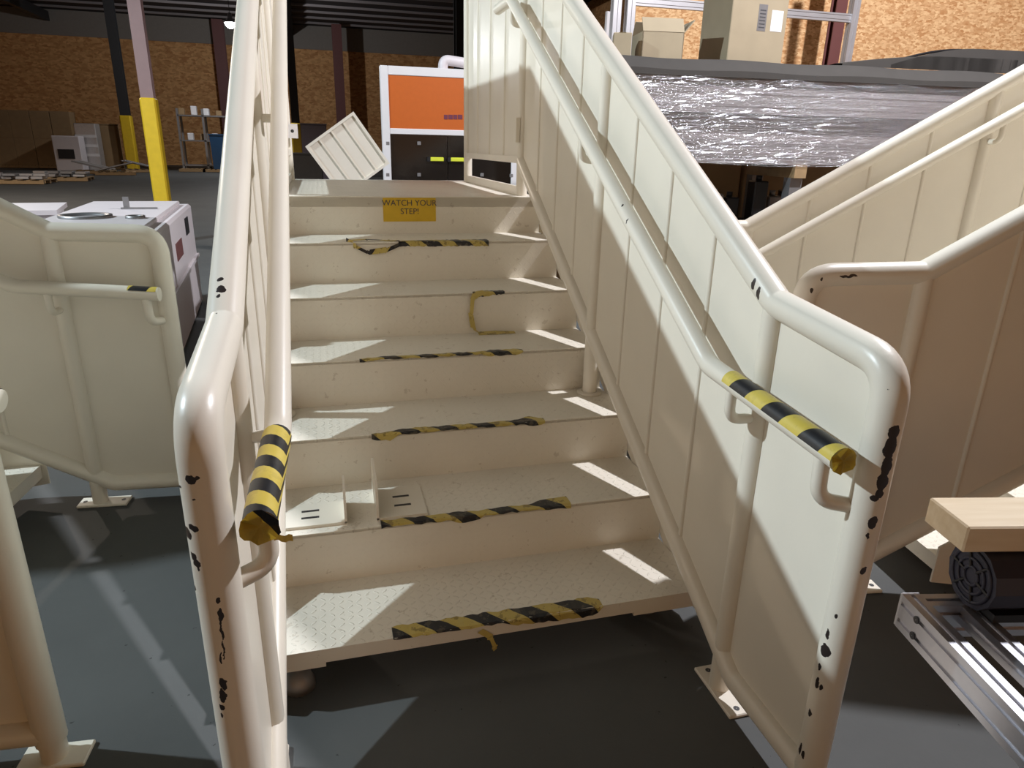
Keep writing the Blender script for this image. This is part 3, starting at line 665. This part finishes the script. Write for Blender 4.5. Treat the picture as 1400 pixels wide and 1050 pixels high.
# carton on the bundle
def carton(name, loc, rz, w, d, h, label, mat=M_CARD, tilt=0, flaps=False, labels=False, group=None):
    r = empty(name, loc, rz); r.rotation_euler = (0, tilt, rz); tag(r, label, 'carton', group)
    if flaps:
        b = MB(); t = .008
        b.box(-w/2, w/2, -d/2, -d/2+t, 0, h); b.box(-w/2, w/2, d/2-t, d/2, 0, h); b.box(-w/2, -w/2+t, -d/2, d/2, 0, h); b.box(w/2-t, w/2, -d/2, d/2, 0, h); b.box(-w/2, w/2, -d/2, d/2, 0, t)
        b.build('box_body', mat, r)
        for (a, x, y, ww, ax) in ((-.5, 0, -d/2, w, 'X'), (.6, 0, d/2, w, 'X')):
            M_ = Matrix.Translation((x, y, h)) @ Matrix.Rotation(a, 4, 'X'); MB().box(-ww/2, ww/2, -.004, .004, 0, d*.4, M_).build('flap', mat, r)
        M_ = Matrix.Translation((w/2, 0, h)) @ Matrix.Rotation(.7, 4, 'Y'); MB().box(-.004, .004, -d/2, d/2, 0, d*.4, M_).build('flap', mat, r)
    else:
        MB().bevbox(-w/2, w/2, -d/2, d/2, 0, h, .006).build('box_body', mat, r)
        MB().box(-.03, .03, -d/2-.001, d/2+.001, h-.001, h+.001).build('tape_strip', plain('packing_tape', (.42, .34, .2), .3) if 'packing_tape' not in bpy.data.materials else bpy.data.materials['packing_tape'], r)
    if labels:
        MB().box(-.02, .075, -d/2-.002, -d/2, h*.45, h*.80).build('shipping_label', M_STEEL, r)
        for i in range(6): MB().box(-.005, .06, -d/2-.003, -d/2-.001, h*.49+i*h*.045, h*.505+i*h*.045).build('label_print', M_INK, r)
        MB().box(.13, .26, -d/2-.002, -d/2, h*.46, h*.74).build('shipping_label', M_LABEL, r)
    return r
bq = at_y(1035, 82, 4.45)
carton('large_carton', (bq.x, 4.75, zc), math.radians(6), .62, .45, .62, 'large cardboard carton with shipping labels standing on the wrapped bundle', labels=True)
b2 = at_y(905, 76, 4.6)
carton('open_carton', (b2.x, 4.72, zc), math.radians(-8), .38, .34, .22, 'small open cardboard carton with raised flaps on the wrapped bundle', flaps=True)
b3 = at_y(856, 76, 4.55)
carton('small_carton', (b3.x-.02, 4.62, zc), math.radians(-20), .16, .2, .19, 'small plain cardboard carton beside the open carton')
# grey sheets with strap lying on the right end of the bundle
gs = empty('foam_sheet_pile', lb(2.75, .45, zc-.006), BR_); tag(gs, 'bowed dark grey sheets with a black strap on the wrapped bundle', 'sheet pile')
for i, (x0, x1, hh) in enumerate(((-.65, 1.2, .10), (-.15, 1.3, .17))):
    g = MB(); g.grid(lambda u, v: Vector((x0+(x1-x0)*u, -.33+.7*v, .02+hh*math.sin(min(1, u*1.6)*math.pi/2)+.012*math.sin(v*8+i))), 16, 6)
    g.grid(lambda u, v: Vector((x0+(x1-x0)*u, -.33, (.02+hh*math.sin(min(1, u*1.6)*math.pi/2)+.012*math.sin(i))*v)), 16, 1); g.build('sheet', M_GREYSHEET, gs)
MB().tube([(-.15+1.45*u, -.24+.12*u, .034+.17*math.sin(min(1, u*1.6)*math.pi/2)+.012*math.sin(8*(.15+.15*u)+1)) for u in [k/12 for k in range(8)]], .011, 6).build('strap', M_BLACK, gs)
# aluminium frame in front of the board wall
def frame_at(u, v, y): return at_y(u, v, y)
fr = empty('aluminium_frame', (at_y(1160, 60, 6.0).x, 6.0, 0)); tag(fr, 'tall aluminium profile frame standing before the board wall', 'frame')
fx0 = at_y(860, 30, 6.0).x-fr.location.x; zbar = at_y(1000, 12, 6.0).z
for x in (0, fx0, fx0-.16): profile_beam('upright', fr, 2, 0, 4.2, x, 0, .09, .09, M_ALUMATT)
profile_beam('cross_bar', fr, 0, fx0, 0, 0, zbar, .045, .09, M_ALUMATT)
wbd = empty('white_board', (at_y(832, 40, 7.6).x, 7.6, 0), .3); tag(wbd, 'narrow white board upright beside the board wall', 'board')
MB().box(-.05, .05, -.02, .02, 1.6, at_y(832, 16, 7.6).z).build('board_face', M_WHITE, wbd); MB().box(-.08, .08, -.03, .03, 0, 1.6).build('board_stand', M_DARK, wbd)
# red steel post
rp = at_y(1139, 60, 6.9); r_ = empty('steel_post', (rp.x, 6.9, 0)); tag(r_, 'dark red steel post behind the aluminium frame', 'post')
b = MB().box(-.08, .08, -.06, -.045, 0, 6.5).box(-.08, .08, .045, .06, 0, 6.5).box(-.008, .008, -.045, .045, 0, 6.5).build('flange_profile', M_RED, r_); MB().box(-.14, .14, -.12, .12, 0, .015).build('base_plate', M_RED, r_)
for k_, (x_, w__) in enumerate(((-.15, 1.02), (.95, 1.1), (2.30, 1.5))):
    carton('storage_carton', lb(x_+.2, 1.32, 0), BR_, w__, .62, zlo-.02, ('tall brown carton behind the trestles at the boxed end of the bundle', 'tall brown carton behind the shelf of machine parts', 'tall brown carton behind the trestles under the grey sheets')[k_], M_CARDD)
# clutter under the bundle
for i in range(9):
    random.seed(40+i); x = .05+.21*i; hgt = random.uniform(.15, .42)
    c_ = MB(); c_.bevbox(-.07, .07, -.09, .09, 0, hgt, .012); c_.lathe([(.001, hgt), (.03, hgt), (.03, hgt+.05), (.001, hgt+.05)], 10)
    o = c_.build('machine_part', (M_BLACK, M_STEEL, M_DARK)[i % 3]); o.location = lb(x+.25, .36+.08*(i % 3), .85); o.rotation_euler = (0, 0, BR_+random.uniform(-.4, .4))
    tag(o, ('black', 'grey', 'dark steel')[i % 3] + ' machine part on the shelf under the wrapped bundle', 'machine part', 'machine parts under the bundle')
sh_ = empty('parts_shelf', lb(1.1, .5, 0), BR_); tag(sh_, 'dark steel shelf of machine parts under the wrapped bundle', 'shelf')
MB().box(-1.0, 1.4, -.3, .22, .80, .85).build('shelf_board', M_DARK, sh_)
for x in (-.95, 1.35):
    for y in (-.27, .19): MB().box(x-.02, x+.02, y-.02, y+.02, 0, .8).build('leg', M_DARK, sh_)

# ------------------------------------------------------------------ left background
wm = empty('white_machine', (-1.56, 4.3, 0), math.radians(4)); tag(wm, 'pinkish white machine cabinet with round fittings on its flat top', 'machine')
MB().bevbox(-.38, .38, -1.1, 1.25, .0, .93, .02).build('cabinet', M_PINKWHITE, wm)
MB().bevbox(-.40, .30, -1.12, 1.12, .93, .965, .008).build('lid', M_PINKWHITE, wm)
MB().box(.379, .386, -.25, .15, .62, .75).build('side_label', M_RED, wm); MB().box(.379, .388, .55, .78, .72, .86).build('side_vent', M_BLACK, wm)
MB().box(.378, .40, -1.1, 1.25, .44, .47).build('side_seam', M_PINKWHITE, wm)
MB().lathe([(.17, .965), (.17, .985), (.145, .985), (.13, .968)], 24, Matrix.Translation((-.16, -.35, 0))).build('top_ring', M_STEEL, wm)
MB().lathe([(.065, .965), (.065, .985), (.045, .985), (.045, .966)], 18, Matrix.Translation((.17, -.45, 0))).build('top_ring', M_STEEL, wm)
MB().box(-.02, .02, .28, .31, .96, 1.06).box(-.04, .22, .27, .31, .962, .978).build('latch', M_STEEL, wm)
wb = empty('white_bin', (-2.75, 5.6, 0), .2); tag(wb, 'pale pinkish box standing beside the white machine', 'box')
MB().bevbox(-.35, .35, -.4, .4, 0, .86, .02).build('box_body', M_PINKWHITE, wb); MB().box(-.38, .38, -.43, .43, .86, .90).build('box_lid', M_PINKWHITE, wb)
# columns
def column(u, v, y, wd, ztop_, zguard, label, mat):
    p = at_y(u, v, y); r = empty('steel_column', (p.x, y, 0)); tag(r, label, 'column')
    MB().box(-wd/2, wd/2, -wd*.5, -wd*.42, 0, ztop_).box(-wd/2, wd/2, wd*.42, wd*.5, 0, ztop_).box(-wd*.06, wd*.06, -wd*.42, wd*.42, 0, ztop_).build('column_shaft', mat, r)
    if zguard: MB().bevbox(-wd*.62, wd*.62, -wd*.62, wd*.62, 0, zguard, wd*.12).build('column_guard', M_YELLOW, r)
    return r
column(203, 135, 10.0, .17, 8.2, at_y(203, 134, 10.0).z, 'pinkish brown steel column with tall yellow guard behind white machine', M_PINK)
column(172, 160, 38.0, .40, 8.0, at_y(172, 158, 38.0).z, 'dark steel column with yellow guard among the far pallets', M_DARK)
column(466, 150, 44.0, .55, 8.0, 0, 'dark red column at the far board wall', M_RED)
column(310, 150, 45.0, .6, 8.0, 0, 'dark red column behind the far steel rack', M_RED)
column(403, 150, 34.0, .36, 8.0, at_y(403, 168, 34).z, 'dark steel column with short yellow guard seen past the landing rail', M_DARK)
column(631, 60, 26.0, .5, 8.0, 0, 'dark roof column above the orange machine', M_DARK)
def pallet(loc, rz, label, w=1.2, d=1.0):
    r = empty('wooden_pallet', loc, rz); tag(r, label, 'pallet', 'wooden pallets on the hall floor')
    for i in range(6): x = -w/2+i*(w-.12)/5; MB().box(x, x+.12, -d/2, d/2, .12, .145).build('deck_board', M_WOODP, r)
    for yy in (-d/2, -.05, d/2-.1): MB().box(-w/2, w/2, yy, yy+.1, .02, .12).build('bearer', M_WOODP, r)
    return r
def scrap(p, n, label, seed, spread=.5, z=.146):
    rnd = random.Random(seed)
    for i in range(n):
        lay, k = divmod(i, 4); w_, d_, h_ = rnd.uniform(.28, .40), rnd.uniform(.25, .6), rnd.uniform(.07, .099)
        o = MB().bevbox(-w_/2, w_/2, -d_/2, d_/2, 0, h_, .01).build('metal_offcut', M_SCRAP if rnd.random() < .7 else M_STEEL)
        o.location = (p[0]-.66+.44*k+.1*(lay % 2), p[1]+rnd.uniform(-.1, .1), z+.1*lay); o.rotation_euler = (0, 0, rnd.uniform(-.1, .1)); tag(o, label, 'offcut', label)
gp = [((15, 252), 'wooden pallet heaped with bright offcuts'), ((75, 248), 'wooden pallet of offcuts beside the scrap heap')]
for i, ((u, v), l) in enumerate(gp):
    g = at_z(u, v, 0); pallet((g.x, g.y+.5, 0), .1*i, l, 2.0, 1.3); scrap((g.x, g.y+.5), 8, 'bright metal offcut on the ' + ('heaped pallet', 'pallet beside the scrap heap')[i], 3+i, .8)
for i, (u, v) in enumerate(((125, 238), (155, 240), (190, 236))):
    g = at_z(u, v, 0); pallet((g.x, g.y+.5, 0), .2*i, 'wooden pallet under the long bright scrap strips', 1.5, 1.1)
    rnd = random.Random(60+i)
    for k in range(4):
        o = MB().bevbox(-.7, .7, -.10, .10, 0, .05, .01).build('scrap_strip', M_SCRAP if k % 2 else M_STEEL); o.location = (g.x+rnd.uniform(-.1, .1), g.y+.12+.25*k, .33); o.rotation_euler = (0, .24*(-1 if i == 1 else 1), .2*i); tag(o, 'long bright scrap strip sloping on a pallet', 'scrap strip', 'scrap strips on pallets')
# cartons by the far wall
for i in range(4):
    for k in range(2):
        g = at_y(12+27*i, 200, 39.0)
        carton('stacked_carton', (g.x, 39.0, .146+k*1.26), 0, .84, .9, 1.255, 'brown carton in the ' + ('lower', 'upper')[k] + ' row of the far stack', M_CARDD, group='cartons in the far stack')
    pallet((at_y(12+27*i, 200, 39.0).x, 39.0, 0), 0, 'wooden pallet under the far stack of brown cartons', .84, .9)
def block(name, u0, v0, u1, v1, y, dep, mat, label, cat, zbase=0, lid=None):
    a = at_y(u0, v1, y); b_ = at_y(u1, v0, y); r = empty(name, ((a.x+b_.x)/2, y, zbase)); tag(r, label, cat); w_ = b_.x-a.x; h_ = b_.z-zbase
    MB().bevbox(-w_/2, w_/2, 0, dep, .0, h_, .03).build('body', mat, r)
    if lid: MB().box(-w_/2-.02, w_/2+.02, -.02, dep+.02, h_, h_+.05).build('lid', lid, r)
    return r, w_, h_
r, w_, h_ = block('control_cabinet', 76, 186, 107, 222, 36, .8, M_PINKWHITE, 'pale grey cabinet with dark window before the cartons', 'cabinet'); MB().box(-w_*.35, w_*.25, -.02, .0, h_*.35, h_*.62).build('window', M_BLACK, r)
r, w_, h_ = block('wrapped_load', 109, 169, 129, 222, 37, .8, M_SCRAP, 'pallet load in shiny white film beside the brown load', 'load'); 
for i in range(3): MB().box(-w_/2-.01, w_/2+.01, -.015, .0, h_*(.3+.2*i), h_*(.36+.2*i)).build('film_fold', M_WHITE, r)
r, w_, h_ = block('brown_load', 133, 171, 156, 222, 38.2, .8, M_CARDD, 'plain brown pallet load beside the shiny film load', 'load', lid=M_CARDD)
r, w_, h_ = block('violet_load', 414, 171, 446, 216, 30, 1.2, M_PURPLE, 'violet grey film wrapped load behind the tipped crate', 'load', lid=M_PURPLE)
r, w_, h_ = block('grey_bale', 398, 212, 440, 240, 24, 1.2, M_GREYSHEET, 'low dark grey bale in front of the violet load', 'bale', lid=M_GREYSHEET)
# steel rack with blue bin
q0 = at_y(250, 216, 38); q1 = at_y(310, 150, 38); rk = empty('steel_rack', (q0.x, 38, 0)); tag(rk, 'grey steel rack of parts beside the blue bin', 'rack'); rw = q1.x-q0.x
for x in (0, rw*.5, rw):
    for y in (0, .9): MB().box(x-.05, x+.05, y-.05, y+.05, 0, q1.z).build('upright', M_STEEL, rk)
for z in (.3, q1.z*.5, q1.z*.9): MB().box(0, rw, -.05, .95, z-.06, z).build('shelf', M_STEEL, rk)
random.seed(11)
for i in range(8):
    x = .15+i*rw/8; hh = random.uniform(.2, .45); o = MB().bevbox(-.13, .13, -.2, .2, 0, hh, .02).build('rack_box', M_WHITE if i % 3 else M_CARDD); o.location = (q0.x+x, 38.4, q1.z*.5 if i % 2 else q1.z*.9); tag(o, ('small white box', 'small brown box')[0 if i % 3 else 1] + ' on the far steel rack', 'box', 'boxes on the far rack')
bb_ = at_y(288, 205, 36.5); bb2 = at_y(306, 184, 36.5); bl = empty('blue_bin', ((bb_.x+bb2.x)/2, 36.8, .15)); tag(bl, 'blue plastic bin on a pallet before the far rack', 'bin'); ww = bb2.x-bb_.x
MB().prism([(-ww*.42, 0), (ww*.42, 0), (ww*.5, bb2.z-.15), (-ww*.5, bb2.z-.15)], 1, -.3, .3).build('bin_body', M_BLUE, bl); MB().box(-ww*.54, ww*.54, -.33, .33, bb2.z-.2, bb2.z-.13).build('bin_rim', M_BLUE, bl)
for i, u in enumerate((262, 294)):
    pallet((at_y(u, 214, 36.6).x, 36.8, 0), 0, 'wooden pallet on the floor before the far steel rack', 1.2, 1.0)
